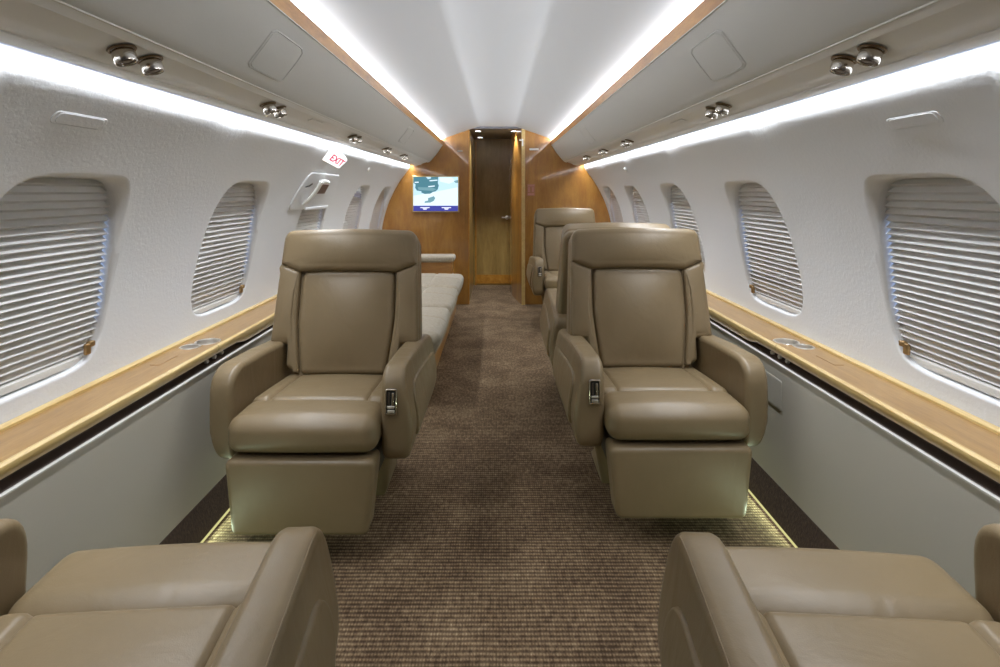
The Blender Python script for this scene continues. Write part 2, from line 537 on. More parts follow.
# forward bulkhead, two veneered halves and the vestibule
mb = MB(); box(mb, (-1.32, YB, -0.02), (-0.290, YB + 0.07, 1.95), 'wood')
tag(mb.build('wall_front_left'), kind='structure')
mb = MB(); box(mb, (0.288, YB, -0.02), (1.32, YB + 0.07, 1.95), 'wood')
tag(mb.build('wall_front_right'), kind='structure')
mb = MB(); box(mb, (-0.33, YB + 0.07, 0), (-0.290, 7.10, 1.95), 'doorwood')
tag(mb.build('wall_vestibule_left'), kind='structure')
mb = MB(); rows = []
for i in range(15):
    t = i / 14; y = YB - 0.02 + (7.10 - YB + 0.02) * t
    x = 0.258 - 0.105 * math.sin(min(1, t * 1.5) * PI / 2)
    rows.append([(x, y, 0.0), (x, y, 1.95)])
v, f = grid(rows); mb.add(v, f, 'wood')
tag(mb.build('wall_vestibule_right', recalc=False), kind='structure')
mb = MB(); box(mb, (0.256, YB - 0.022, 0), (0.292, YB + 0.03, 1.90), 'maple')
tag(mb.build('trim_1'), kind='structure')
mb = MB(); box(mb, (-0.297, YB - 0.004, 0), (-0.288, YB + 0.03, 1.90), 'woodtrim')
tag(mb.build('trim_2'), kind='structure')
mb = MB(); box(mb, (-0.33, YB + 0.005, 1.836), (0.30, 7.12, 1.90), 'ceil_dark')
tag(mb.build('ceiling_vestibule'), kind='structure')
mb = MB(); box(mb, (-0.290, 7.05, 0.0), (0.25, 7.09, 1.84), 'doorwood')
d = tag(mb.build('door_1'), kind='structure')
mb = MB(); box(mb, (-0.268, 7.042, 0.02), (0.152, 7.05, 0.13), 'woodtrim'); mb.build('kick_rail', d)
mb = MB(); box(mb, (-0.272, 7.03, 0.0), (-0.258, 7.05, 1.80), 'woodtrim'); mb.build('door_edge', d)
mb = MB()
lathe(mb, [(0.001, 0), (0.026, 0), (0.026, 0.006), (0.012, 0.008), (0.012, 0.03)], 'steel', lambda p: (0.125 + p[0], 7.05 - p[2], 0.85 + p[1]))
tube(mb, [(0.13, 7.02, 0.85), (0.10, 7.015, 0.85), (0.06, 7.018, 0.852)], 0.009, 'steel')
mb.build('door_handle', d)

# ------------------------------------------------------------------ overhead panels
FACE = [(0.568, 1.663), (0.5835, 1.640), (0.602, 1.612), (0.622, 1.583), (0.643, 1.556), (0.662, 1.532), (0.680, 1.511), (0.698, 1.494)]
PAN = [(0.7225, 1.484), (0.728, 1.4865), (0.745, 1.482), (0.765, 1.476), (0.782, 1.4695), (0.790, 1.4655)]
def face_pt(s):
    s *= (len(FACE) - 1); i = min(int(s), len(FACE) - 2); t = s - i
    a, b = FACE[i], FACE[i + 1]
    return (a[0] + (b[0] - a[0]) * t, a[1] + (b[1] - a[1]) * t)
for side, sname in ((-1, 'left'), (1, 'right')):
    root = tag(empty('overhead_bin', (side * 0.7, 2.0, 1.5)),
               'long greige overhead bin with wood edge above the %s' % ('sofa side windows' if side < 0 else 'windows opposite the sofa'), 'overhead bin')
    inv = Vector((side * 0.7, 2.0, 1.5))
    L = lambda p: Vector(p) - inv
    mb = MB(); strip(mb, FACE + [(0.700, 1.4935), (0.7005, 1.4915)], YE, YB, side, 'bin'); mb.build('bin_door', root, xf=L, recalc=False)
    mb = MB(); strip(mb, [(0.5665, 1.661), (0.558, 1.703), (0.560, 1.7055), (0.574, 1.7055), (0.578, 1.66), (0.5665, 1.661)], YE, YB, side, 'woodtrim')
    mb.build('wood_edge', root, xf=L, smooth=30)
    mb = MB(); strip(mb, [(0.5655, 1.6622), (0.5655, 1.6596), (0.570, 1.6585)], YE, YB, side, 'seamline')
    strip(mb, [(0.6985, 1.4945), (0.6985, 1.4908), (0.7015, 1.4895)], YE, YB, side, 'seamline'); mb.build('edge_bead', root, xf=L, recalc=False)
    mb = MB(); strip(mb, [(0.7005, 1.4922), (0.722, 1.4812), (0.7225, 1.4838)] + PAN[1:] +
                     [(0.794, 1.4615), (0.799, 1.4585), (0.806, 1.4565), (0.812, 1.4555), (0.817, 1.4555)], YE, YB, side, 'service')
    mb.build('service_panel', root, xf=L, smooth=25, recalc=False)
    mb = MB(); strip(mb, [(0.817, 1.4555), (0.819, 1.4525), (0.853, 1.4455), (0.857, 1.447), (0.857, 1.49), (0.84, 1.52)], YE, YB, side, 'service')
    mb.build('light_valance', root, xf=L, recalc=False)
    mb = MB()   # end closure against light leaking behind the bin
    strip(mb, [(0.578, 1.66), (0.60, 1.66), (0.84, 1.52)], YE, YB, side, 'bin'); mb.build('bin_back', root, xf=L, recalc=False)
    for y0 in (1.49, 3.78):
        y1 = y0 + 0.24; rows = []; nA = 36
        ring = [(math.cos(2 * PI * i / nA), math.sin(2 * PI * i / nA)) for i in range(nA)]
        for s, off in ((1.02, 0.0002), (1.0, 0.0030), (0.97, 0.0036), (0.955, 0.0010), (0.93, 0.0010), (0.915, 0.0030), (0.5, 0.0032), (0.01, 0.0032)):
            row = []
            for cu, cv in ring:
                h = hole(cu, cv, 9.0); u, vv = cu * h * s, cv * h * s
                X, Z = face_pt(0.50 + vv * 0.275)
                nx, nz = -0.80, -0.60
                row.append((side * (X + nx * off), (y0 + y1) / 2 + u * (y1 - y0) / 2, Z + nz * off))
            rows.append(row)
        v, f = grid(rows, closed_u=True); mb = MB(); mb.add(v, f, 'bin'); mb.build('access_door', root, xf=L, smooth=20)
    for y0 in (2.26, ):
        prof_ = roundpoly([(-0.075, -0.012), (0.075, -0.012), (0.075, 0.012), (-0.075, 0.012)], 0.006, 3)
        mb = MB(); pad(mb, prof_, 0.0, 0.004, 0.0015, 'service', lambda p: (side * (0.757 + p[1] * 0.95 + p[2] * -0.3), y0 + 0.08 + p[0], 1.478 - p[1] * 0.31 - p[2] * 0.95), nr=2)
        mb.build('service_plate', root, xf=L)

# air nozzles, in pairs, each a thing of its own
def nozzle(loc, side, label, group):
    root = tag(empty('air_nozzle', loc), label, 'air nozzle', group)
    ax = Vector((-side * 0.287, 0.0, -0.958)).normalized()
    a = ax.cross(Vector((0, 1, 0))).normalized(); b = ax.cross(a)
    X = lambda p: a * p[0] + b * p[1] + ax * p[2]
    mb = MB(); lathe(mb, [(0.0265, 0.0013), (0.0265, 0.003), (0.025, 0.005), (0.0215, 0.005), (0.0205, 0.002), (0.0205, 0.0013)], 'collar', X); mb.build('collar', root)
    ax2 = Vector((-side * 0.34, 0.02, -0.94)).normalized()
    a2 = ax2.cross(Vector((0, 1, 0))).normalized(); b2 = ax2.cross(a2)
    X2 = lambda p: a2 * p[0] + b2 * p[1] + ax2 * p[2]
    mb = MB(); lathe(mb, [(0.0150, 0.0025), (0.0190, 0.0035), (0.0212, 0.008), (0.0216, 0.016), (0.0214, 0.027), (0.0200, 0.031), (0.0196, 0.0285), (0.0175, 0.0275)], 'chrome', X2); mb.build('barrel', root)
    mb = MB(); lathe(mb, [(0.0178, 0.0280), (0.013, 0.0285), (0.0125, 0.0270), (0.008, 0.0272), (0.0075, 0.0287), (0.0005, 0.029)], 'nickel_dark', X2); mb.build('outlet_face', root)
NZ = {-1: [(1.13, 1.22), (1.85, 1.94), (2.93, 3.03), (3.80, 3.90), (4.50, 4.60)], 1: [(1.13, 1.22), (1.87, 1.96), (3.20, 3.30), (3.93, 4.03), (4.66, 4.76)]}
ORD = ['first', 'second', 'third', 'fourth', 'fifth']
for side in (-1, 1):
    for i, pr in enumerate(NZ[side]):
        for j, y in enumerate(pr):
            nozzle((side * 0.7575, y, 1.4766), side,
                   '%s nickel air nozzle of the %s pair from the camera, %s' % ('nearer' if j == 0 else 'farther', ORD[i], 'sofa side' if side < 0 else 'opposite the sofa'),
                   'air nozzles under the bin on the %s' % ('sofa side' if side < 0 else 'side opposite the sofa'))

# ------------------------------------------------------------------ side ledges
for side, sname in ((-1, 'sofa'), (1, 'opposite')):
    org = Vector((side * 1.12, 2.0, 0.6)); L = lambda p: Vector(p) - org
    root = tag(empty('side_ledge', org), 'long wooden side ledge with pale edging under the windows %s' % ('on the sofa side' if side < 0 else 'opposite the sofa'), 'ledge')
    cups = [(1.108, 2.145, 0.043), (1.137, 2.075, 0.033)]
    # top board with round cut-outs
    mb = MB(); box(mb, (min(side * 1.05, side * 1.196), YE, 0.594), (max(side * 1.05, side * 1.196), YB, 0.611), 'ledge')
    top = mb.build('top_board', root, xf=L)
    cm = MB()
    for (cx, cy, cr) in cups:
        n = 40
        lathe(cm, [(0.0001, -0.05), (cr, -0.05), (cr, 0.05), (0.0001, 0.05)], 'ledge', lambda p: (side * cx - org.x + p[0], cy - org.y + p[1], 0.6 - org.z + p[2]), n=40)
        co = cm.build('cutter'); cm = MB()
        md = top.modifiers.new('cut', 'BOOLEAN'); md.operation = 'DIFFERENCE'; md.object = co; md.solver = 'EXACT'
        co.parent = root
        dg = bpy.context.evaluated_depsgraph_get(); dg.update()
        me = bpy.data.meshes.new_from_object(top.evaluated_get(dg))
        top.modifiers.clear(); old = top.data; top.data = me
        bpy.data.objects.remove(co)
    for poly in top.data.polygons: poly.use_smooth = False
    mb = MB()
    for (cx, cy, cr) in cups:
        X = lambda p: (side * cx + p[0], cy + p[1], 0.611 + p[2])
        lathe(mb, [(cr - 0.004, -0.0005), (cr - 0.003, 0.0018), (cr + 0.003, 0.0018), (cr + 0.004, 0.0), (cr + 0.004, -0.001)], 'steel', X, 44)
        lathe(mb, [(cr - 0.003, 0.001), (cr - 0.004, -0.045), (0.0005, -0.046)], 'steel', X, 44)
    mb.build('cup_holder', root, xf=L)
    mb = MB()   # pale moulding along the front, deeper beyond the drop latch
    def mould(zb): return [(1.053, 0.6125), (1.047, 0.6165), (1.040, 0.6165), (1.0345, 0.612), (1.033, 0.604), (1.037, zb + 0.006), (1.041, zb), (1.060, zb)]
    rows = []
    for y, zb in ((YE, 0.583), (2.06, 0.583), (2.08, 0.583)): rows.append([(side * x, y, z) for x, z in mould(zb)])
    v, f = grid(rows); mb.add(v, f, 'maple')
    rows = []
    for y, zb in ((2.083, 0.583), (2.24, 0.583), (2.27, 0.576), (2.31, 0.569), (2.36, 0.567), (YB, 0.567)): rows.append([(side * x, y, z) for x, z in mould(zb)])
    v, f = grid(rows); mb.add(v, f, 'maple')
    mb.build('front_moulding', root, xf=L, recalc=False)
    mb = MB(); strip(mb, [(1.188, 0.611), (1.188, 0.6175), (1.192, 0.6195), (1.202, 0.620), (1.212, 0.619)], YE, YB, side, 'maple'); mb.build('back_moulding', root, xf=L, recalc=False)
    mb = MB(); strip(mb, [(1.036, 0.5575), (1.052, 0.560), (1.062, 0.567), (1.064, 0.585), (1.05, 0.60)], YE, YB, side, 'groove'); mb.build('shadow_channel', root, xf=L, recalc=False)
    mb = MB()
    prof_ = roundpoly([(-0.055, -0.017), (0.055, -0.017), (0.055, 0.017), (-0.055, 0.017)], 0.004, 3)
    pad(mb, prof_, 0.0, 0.0012, 0.0004, 'ledge', lambda p: (side * 1.135 + p[1], 1.91 + p[0], 0.611 + p[2]), nr=2)
    mb.build('flush_hatch', root, xf=L)
    for k in range(3):
        y = 2.03 + 0.055 * k
        mb = MB(); lathe(mb, [(0.001, 0.012), (0.006, 0.011), (0.0085, 0.007), (0.0085, 0.0)], 'steel', lambda p: (side * (1.058 - p[2]), y + p[0], 0.571 + p[1]), 16)
        mb.build('control_knob', root, xf=L)

# ------------------------------------------------------------------ seats
def make_seat(name_xf, label, theta=14.0, aisle=-1, footrest=True, ady=0.0):
    """local frame: seat faces -Y, cushion front at y=0; aisle=-1 puts the aisle arm on local -X"""
    (lx, ly), rz = name_xf
    root = tag(empty('cabin_seat', (lx, ly, 0), rz), label, 'seat', 'tan leather cabin seats')
    I = lambda p: Vector(p)
    # cushions
    mb = MB()
    def fc(p):
        p = p.copy(); 
        p.z += 0.004 * math.cos(p.x / 0.24 * PI / 2) * (1 if p.z > 0.42 else 0)
        return p
    rbox(mb, (-0.243, -0.012, 0.346), (0.243, 0.180, 0.463), 0.045, 'leather', n=6, pz=(0, 0.012, 0.006), fn=fc, seg=12)
    mb.build('thigh_bolster', root)
    mb = MB()
    def groove(p):
        p = p.copy(); tilt = (p.y - 0.17) * -0.085
        if p.z > 0.42:
            g = math.exp(-((abs(p.x) - 0.172) / 0.0065) ** 2)
            p.z -= 0.008 * g
            if abs(p.x) > 0.172: p.z += 0.004
        p.z += tilt
        return p
    rbox(mb, (-0.241, 0.168, 0.35), (0.241, 0.62, 0.462), 0.032, 'leather', n=5, pz=(0, 0, 0.014), fn=groove, seg=64)
    mb.build('seat_cushion', root)
    mb = MB(); rbox(mb, (-0.225, 0.05, 0.22), (0.225, 0.62, 0.36), 0.02, 'seatframe', n=3, seg=2); mb.build('seat_frame', root)
    # footrest
    if footrest:
        mb = MB(); pr = roundpoly([(-0.216, 0.096), (0.216, 0.096), (0.241, 0.336), (-0.241, 0.336)], 0.026, 5)
        pad(mb, pr, -0.018, 0.085, 0.018, 'leather', lambda p: (-p[0], p[2], p[1]), bulge=(0.006, 0.0)); mb.build('footrest', root)
    # backrest
    th = R2(theta); by, bz = 0.505, 0.44
    if theta > 20: by = 0.52
    V = Vector((0, math.sin(th), math.cos(th))); W = Vector((0, -math.cos(th), math.sin(th)))
    def bx(p): return Vector((p[0] * (0.972 - 0.075 * max(0.0, p[1] - 0.12) / 0.46 * min(1.0, abs(p[0]) / 0.30) ** 2), by, bz)) + V * p[1] * 1.018 + W * p[2]
    sh = roundpoly([(-0.225, -0.10), (0.225, -0.10), (0.225, 0.118), (0.314, 0.122), (0.316, 0.573), (-0.316, 0.573), (-0.314, 0.122), (-0.225, 0.118)],
                   [0.03, 0.03, 0.0, 0.02, 0.055, 0.055, 0.02, 0.0], 6)
    mb = MB(); pad(mb, sh, -0.105, 0.012, 0.022, 'leather', bx, bulge=(0.012, 0)); mb.build('back_shell', root)
    hr = roundpoly([(-0.313, 0.437), (-0.215, 0.404), (-0.1, 0.410), (0.1, 0.410), (0.215, 0.404), (0.313, 0.437), (0.313, 0.578), (0, 0.585), (-0.313, 0.578)],
                   [0.006, 0.02, 0.1, 0.1, 0.02, 0.006, 0.05, 0.3, 0.05], 6)
    mb = MB()
    def hx(p):
        u, v, w = p
        return bx((u, v, w + 0.012 * math.cos(min(1, abs(u) / 0.33) * PI / 2) ))
    pad(mb, hr, -0.075, 0.046, 0.026, 'leather', hx, nr=6, bulge=(0, 0.010)); mb.build('headrest', root)
    cp = roundpoly([(-0.178, 0.0), (0.178, 0.0), (0.207, 0.22), (0.205, 0.408), (0.1, 0.414), (-0.1, 0.414), (-0.205, 0.408), (-0.207, 0.22)],
                   [0.02, 0.02, 0.3, 0.035, 0.1, 0.1, 0.035, 0.3], 6)
    mb = MB(); pad(mb, cp, -0.01, 0.032, 0.022, 'leather', bx, nr=6, bulge=(0, 0.024)); mb.build('back_panel', root)
    for s in (-1, 1):
        pts = [(0.181, 0.0), (0.236, 0.03), (0.238, 0.116), (0.311, 0.122), (0.313, 0.438), (0.213, 0.405), (0.210, 0.22)]
        rr = [0.008, 0.02, 0.002, 0.015, 0.004, 0.004, 0.3]
        if s < 0: pts = [(-a, b) for a, b in reversed(pts)]; rr = rr[::-1]
        pr = roundpoly(pts, rr, 5)
        mb = MB(); pad(mb, pr, -0.06, 0.042, 0.018, 'leather', bx, nr=6, bulge=(0, 0.008)); mb.build('side_bolster', root)
    # arms
    ap = roundpoly([(0.060, 0.285), (0.60, 0.275), (0.735, 0.30), (0.735, 0.552), (0.34, 0.590), (0.040, 0.606)], [0.075, 0.12, 0.05, 0.05, 0.3, 0.095], 8)
    pp = roundpoly([(0.150, 0.335), (0.60, 0.330), (0.66, 0.345), (0.66, 0.490), (0.34, 0.520), (0.122, 0.528)], [0.05, 0.05, 0.04, 0.03, 0.2, 0.09], 8)
    for s in (-1, 1):
        def axf(p, s=s):
            y, z, x = p
            k = max(0.0, min(1.0, (y - 0.05) / 0.6))
            w = 0.93 + 0.06 * k
            zz = max(0.0, min(1.0, (0.60 - z) / 0.20)); w += (0.32 if s == aisle else 0.06) * zz * zz * (3 - 2 * zz) - (0.22 if s == aisle else 0.34) * max(0.0, (0.38 - z) / 0.10)
            return Vector((s * (0.243 + x * w), y + (ady if s == aisle else ady * 0.35), z))
        mb = MB(); pad(mb, ap, 0.0, 0.083, 0.020, 'leather', axf, nr=6, bulge=(0, 0.004))
        arm = mb.build('armrest', root)
        mb = MB(); pad(mb, pp, 0.066, 0.0915, 0.006, 'leather', axf, nr=4, bulge=(0, 0.001)); mb.build('arm_panel', arm)
        # stitched seam along the outer top edge
        def ztop(y):
            best = 0
            for q0, q1 in zip(ap, ap[1:] + ap[:1]):
                if min(q0.x, q1.x) <= y <= max(q0.x, q1.x) and abs(q1.x - q0.x) > 1e-6:
                    best = max(best, q0.y + (q1.y - q0.y) * (y - q0.x) / (q1.x - q0.x))
            return best
        mb = MB(); tube(mb, [axf((y, ztop(y) - 0.0058, 0.0772)) for y in [0.10 + 0.02 * i for i in range(30)]], 0.0013, 'leather', 6); mb.build('stitching', arm)
        if s == aisle:
            mb = MB(); cx = s * (0.243 + 0.036); yb = 0.0425 + ady
            def cf(p):
                a, b_, c = p; return Vector((cx + a, yb + 0.10 * max(0, b_) + c * -1, 0.500 + b_))
            fr = roundpoly([(-0.019, -0.042), (0.019, -0.042), (0.019, 0.042), (-0.019, 0.042)], 0.005, 3)
            rows = []
            for k_, (sc, c) in enumerate(((1.0, -0.004), (1.0, 0.003), (0.92, 0.0045), (0.80, 0.0045), (0.76, 0.003), (0.74, -0.004))):
                rows.append([cf((q.x * sc, q.y * (1 - (1 - sc) * 0.5), c)) for q in fr])
            v, f = grid(rows, closed_u=True); mb.add(v, f, 'chrome')
            rows = [[cf((q.x * 0.78, q.y * 0.88, 0.0005)) for q in fr], [cf((q.x * 0.01, q.y * 0.01, 0.0005)) for q in fr]]
            v, f = grid(rows, closed_u=True); mb.add(v, f, 'black')
            for a in (-0.0065, 0.0065):
                rbox(mb, (a - 0.0042, -0.014, -0.001), (a + 0.0042, 0.030, 0.0045), 0.002, 'chrome', n=2, seg=1, fn=cf) if a > 0 else rbox(mb, (a - 0.0030, -0.014, -0.001), (a + 0.0020, 0.030, 0.003), 0.001, 'nickel_dark', n=2, seg=1, fn=cf)
            rbox(mb, (-0.0115, -0.020, -0.001), (0.0115, -0.012, 0.007), 0.002, 'steel', n=2, seg=1, fn=cf)
            rbox(mb, (-0.0115, -0.036, -0.001), (0.0115, -0.025, 0.005), 0.002, 'steel', n=2, seg=1, fn=cf)
            mb.build('recline_control', arm)
    # pedestal
    mb = MB()
    rows = []
    for z, hx_, ya, yb_ in ((0.0, 0.188, 0.40, 0.66), (0.012, 0.190, 0.395, 0.665), (0.30, 0.262, 0.22, 0.70)):
        rr = roundpoly([(-hx_, ya), (hx_, ya), (hx_, yb_), (-hx_, yb_)], 0.02, 4)
        rows.append([(q.x, q.y, z) for q in rr])
    v, f = grid(rows, closed_u=True); k = len(rows[0]); f.append(tuple(2 * k + i for i in range(k))); mb.add(v, f, 'leather')
    mb.build('pedestal', root)
    return root

make_seat(((0.614, 1.875), 0), 'tan leather seat facing the camera on the side opposite the sofa, nearest of two there', aisle=-1)
make_seat(((-0.625, 1.785), 0), 'tan leather seat facing the camera in front of the cream sofa, footrest hanging down', aisle=1)
make_seat(((0.615, 3.50), PI), 'tan leather seat turned away, back to back with the seat opposite the sofa', aisle=1)
make_seat(((0.645, 4.72), 0), 'tan leather seat facing the camera against the wood bulkhead opposite the sofa', aisle=-1)
make_seat(((-0.645, 1.162), PI + R2(4)), 'tan leather seat turned away in the lower left corner, cushion edge and arms showing', theta=44, aisle=-1, ady=0.098)
make_seat(((0.645, 1.146), PI - R2(4)), 'tan leather seat turned away in the lower right corner, cushion edge and arms showing', theta=44, aisle=1, ady=0.098)

# ------------------------------------------------------------------ sofa
sofa = tag(empty('sofa', (-0.68, 4.2, 0)), 'cream upholstered three-cushion sofa on a wooden base along the wall behind the seat', 'sofa')
L = lambda p: Vector(p) - Vector((-0.68, 4.2, 0))
SY0, SY1 = 3.04, 5.30
mb = MB(); box(mb, (-1.02, SY0 + 0.02, 0.0), (-0.405, SY1 + 0.28, 0.26), 'basewood'); mb.build('base', sofa, xf=L)
step = (SY1 - SY0) / 3
for k in range(3):
    a = SY0 + step * k
    def sf(p):
        p = p.copy(); t = (p.x + 1.0) / 0.7
        if p.z > 0.36:
            p.z -= 0.008 * math.exp(-((p.x + 0.56) / 0.010) ** 2)
            p.z -= 0.006 * math.exp(-((p.y - a - step / 2) / 0.010) ** 2)
        if p.x > -0.42: p.x -= 0.075 * max(0.0, (0.41 - p.z) / 0.18) ** 1.3
        return p
    mb = MB(); rbox(mb, (-1.0, a + 0.007, 0.225), (-0.300, a + step - 0.007, 0.408), 0.06, 'fabric', n=6, pz=(0.016, 0.0, 0.028), fn=sf, seg=44)
    mb.build('seat_cushion', sofa, xf=L)
    mb = MB()
    def bf(p):
        p = p.copy(); p.x -= (p.z - 0.45) * 0.12; return p
    rbox(mb, (-0.955, a + 0.004, 0.44), (-0.815, a + step - 0.004, 0.80), 0.05, 'fabric', n=5, pz=(0.02, 0, 0), fn=bf, seg=8)
    mb.build('back_cushion', sofa, xf=L)
mb = MB(); box(mb, (-1.02, SY1 + 0.06, 0.24), (-0.43, SY1 + 0.26, 0.515), 'basewood'); mb.build('arm_panel', sofa, xf=L)
mb = MB(); rbox(mb, (-1.02, SY1 + 0.03, 0.503), (-0.408, SY1 + 0.28, 0.562), 0.024, 'fabric', n=5, seg=6); mb.build('arm_pad', sofa, xf=L)
mb = MB(); rbox(mb, (-0.408, 3.07, 0.155), (-0.362, 3.115, 0.200), 0.008, 'white', n=3, seg=1); rbox(mb, (-0.372, 3.076, 0.166), (-0.345, 3.108, 0.188), 0.006, 'white', n=3, seg=1)
mb.build('track_latch', sofa, xf=L)['label'] = 'white plastic latch'

# ------------------------------------------------------------------ bulkhead fittings
px2x = lambda px: (px - 497) * YB / 560
px2z = lambda py: CAM_Z - (py - 190.5) * YB / 560
scr = tag(empty('monitor', (px2x(436), YB, px2z(194))), 'flat monitor showing a blue moving map on the wood bulkhead', 'screen')
X = lambda p: Vector((p[0], p[2], p[1]))
W2, H2 = 0.232, 0.178
mb = MB(); rbox(mb, (-W2 - 0.012, -0.032, -H2 - 0.012), (W2 + 0.012, -0.0005, H2 + 0.012), 0.006, 'screen_edge', n=3, seg=1); mb.build('screen_frame', scr)
mb = MB()
def flat(mb, pts, d, mat):
    # pts in 0..1 of the display, y down
    q = [(-W2 + 2 * W2 * x, -0.0325 - d, H2 - 2 * H2 * y) for x, y in pts]
    mb.add(q, [tuple(range(len(q)))], mat)
flat(mb, [(0, 0), (1, 0), (1, 1), (0, 1)], 0, 'scr_sea')
flat(mb, [(0.0, 0.55), (0.55, 0.42), (1, 0.30), (1, 0.84), (0, 0.84)], 0.0004, 'scr_pale')
flat(mb, [(0.58, 0.02), (0.86, 0.02), (0.95, 0.12), (0.8, 0.2), (0.6, 0.14)], 0.0004, 'scr_pale')
flat(mb, [(0.0, 0.0), (0.28, 0.0), (0.33, 0.07), (0.39, 0.05), (0.40, 0.0), (0.56, 0.0), (0.55, 0.18), (0.57, 0.25), (0.55, 0.36), (0.50, 0.42), (0.44, 0.44), (0.38, 0.49), (0.26, 0.50), (0.18, 0.46), (0.18, 0.42), (0.08, 0.40), (0.04, 0.32), (0.05, 0.22), (0.0, 0.17)], 0.0008, 'scr_land')
flat(mb, [(0.10, 0.30), (0.42, 0.31), (0.52, 0.36), (0.44, 0.41), (0.12, 0.38)], 0.0012, 'scr_land2')
flat(mb, [(0.33, 0.62), (0.46, 0.56), (0.49, 0.62), (0.46, 0.70), (0.38, 0.75), (0.25, 0.76), (0.26, 0.71), (0.33, 0.69)], 0.0008, 'scr_land2')
flat(mb, [(0.36, 0.10), (0.54, 0.08), (0.54, 0.11), (0.37, 0.13)], 0.0012, 'scr_pale')
flat(mb, [(0.33, 0.27), (0.48, 0.25), (0.48, 0.28), (0.34, 0.30)], 0.0016, 'scr_pale')
flat(mb, [(0.03, 0.145), (0.12, 0.14), (0.12, 0.17), (0.03, 0.175)], 0.0012, 'scr_pale')
flat(mb, [(0.90, 0.12), (1, 0.09), (1, 0.17), (0.95, 0.18)], 0.0012, 'scr_land2')
flat(mb, [(0, 0.84), (1, 0.84), (1, 1), (0, 1)], 0.0016, 'scr_blue')
for cx in (0.26, 0.74):
    flat(mb, [(cx - 0.11, 0.885), (cx + 0.11, 0.885), (cx + 0.10, 0.908), (cx - 0.10, 0.908)], 0.002, 'scr_white')
    flat(mb, [(cx - 0.055, 0.92), (cx + 0.06, 0.92), (cx + 0.03, 0.955), (cx - 0.03, 0.955)], 0.002, 'scr_white')
mb.build('display', scr, recalc=False)

def small_plate(name, loc, w, h, d, mat, label, cat, r=0.004, face='y'):
    mb = MB(); rbox(mb, (-w / 2, -d, -h / 2), (w / 2, 0, h / 2), min(r, d * 0.49), mat, n=2, seg=1)
    o = mb.build(name); o.location = loc; return tag(o, label, cat)
small_plate('cabinet_latch', (px2x(534), YB, px2z(149.3)), 0.098, 0.022, 0.008, 'white', 'small white latch high on the bulkhead beside the doorway, opposite the monitor side', 'latch')
small_plate('cabinet_latch', (px2x(460), YB, px2z(151)), 0.055, 0.012, 0.008, 'seamline', 'small pale latch high on the bulkhead above the monitor', 'latch')
pl = empty('wall_placard', (px2x(531), YB, px2z(190)))
tag(pl, 'faded pink placard on the wood bulkhead beside the doorway', 'placard')
mb = MB(); rbox(mb, (-0.042, -0.003, -0.062), (0.042, 0, 0.062), 0.0014, 'placard', n=2, seg=1); mb.build('plate', pl)
mb = MB()
box(mb, (-0.034, -0.0036, 0.038), (0.034, -0.003, 0.054), 'placard_ink'); box(mb, (-0.034, -0.0036, -0.054), (0.034, -0.003, -0.034), 'placard_ink')
box(mb, (-0.030, -0.0036, -0.02), (-0.012, -0.003, 0.03), 'placard_ink'); box(mb, (0.010, -0.0036, -0.02), (0.028, -0.003, 0.03), 'placard_ink')
mb.build('markings', pl)
hg = MB(); box(hg, (-0.010, -0.010, -0.035), (0.006, 0.0, 0.04), 'white'); box(hg, (-0.035, -0.008, 0.02), (-0.010, -0.001, 0.034), 'white')
o = hg.build('door_closer'); o.location = (0.268, YB - 0.022, px2z(143)); tag(o, 'small white closer at the top of the doorway edge', 'door closer')
for (x, y, lab) in ((-0.205, 6.08, 'round downlight in the doorway ceiling, front one on the monitor side'), (0.205, 6.08, 'round downlight in the doorway ceiling, on the placard side'), (-0.205, 6.80, 'round downlight in the doorway ceiling, deeper one on the monitor side')):
    r_ = tag(empty('ceiling_light', (x if x < 0 else 0.185, y, 1.836)), lab, 'ceiling light', 'downlights in the doorway ceiling')
    mb = MB(); lathe(mb, [(0.046, 0.0), (0.046, -0.004), (0.038, -0.005), (0.036, -0.001)], 'chrome', lambda p: p, 28); mb.build('bezel', r_)
    mb = MB(); lathe(mb, [(0.0368, -0.0015), (0.0005, -0.0025)], 'lamp', lambda p: p, 28); mb.build('lens', r_, recalc=False)
mb = MB(); lathe(mb, [(0.02, 0.0), (0.02, 0.01), (0.014, 0.014), (0.0005, 0.015)], 'spot', lambda p: (p[0], -p[2], p[1]), 18)
o = mb.build('aisle_light'); o.location = (px2x(417), YB, px2z(302.5) + 0.02); tag(o, 'tiny glowing aisle light low on the bulkhead by the sofa', 'aisle light')

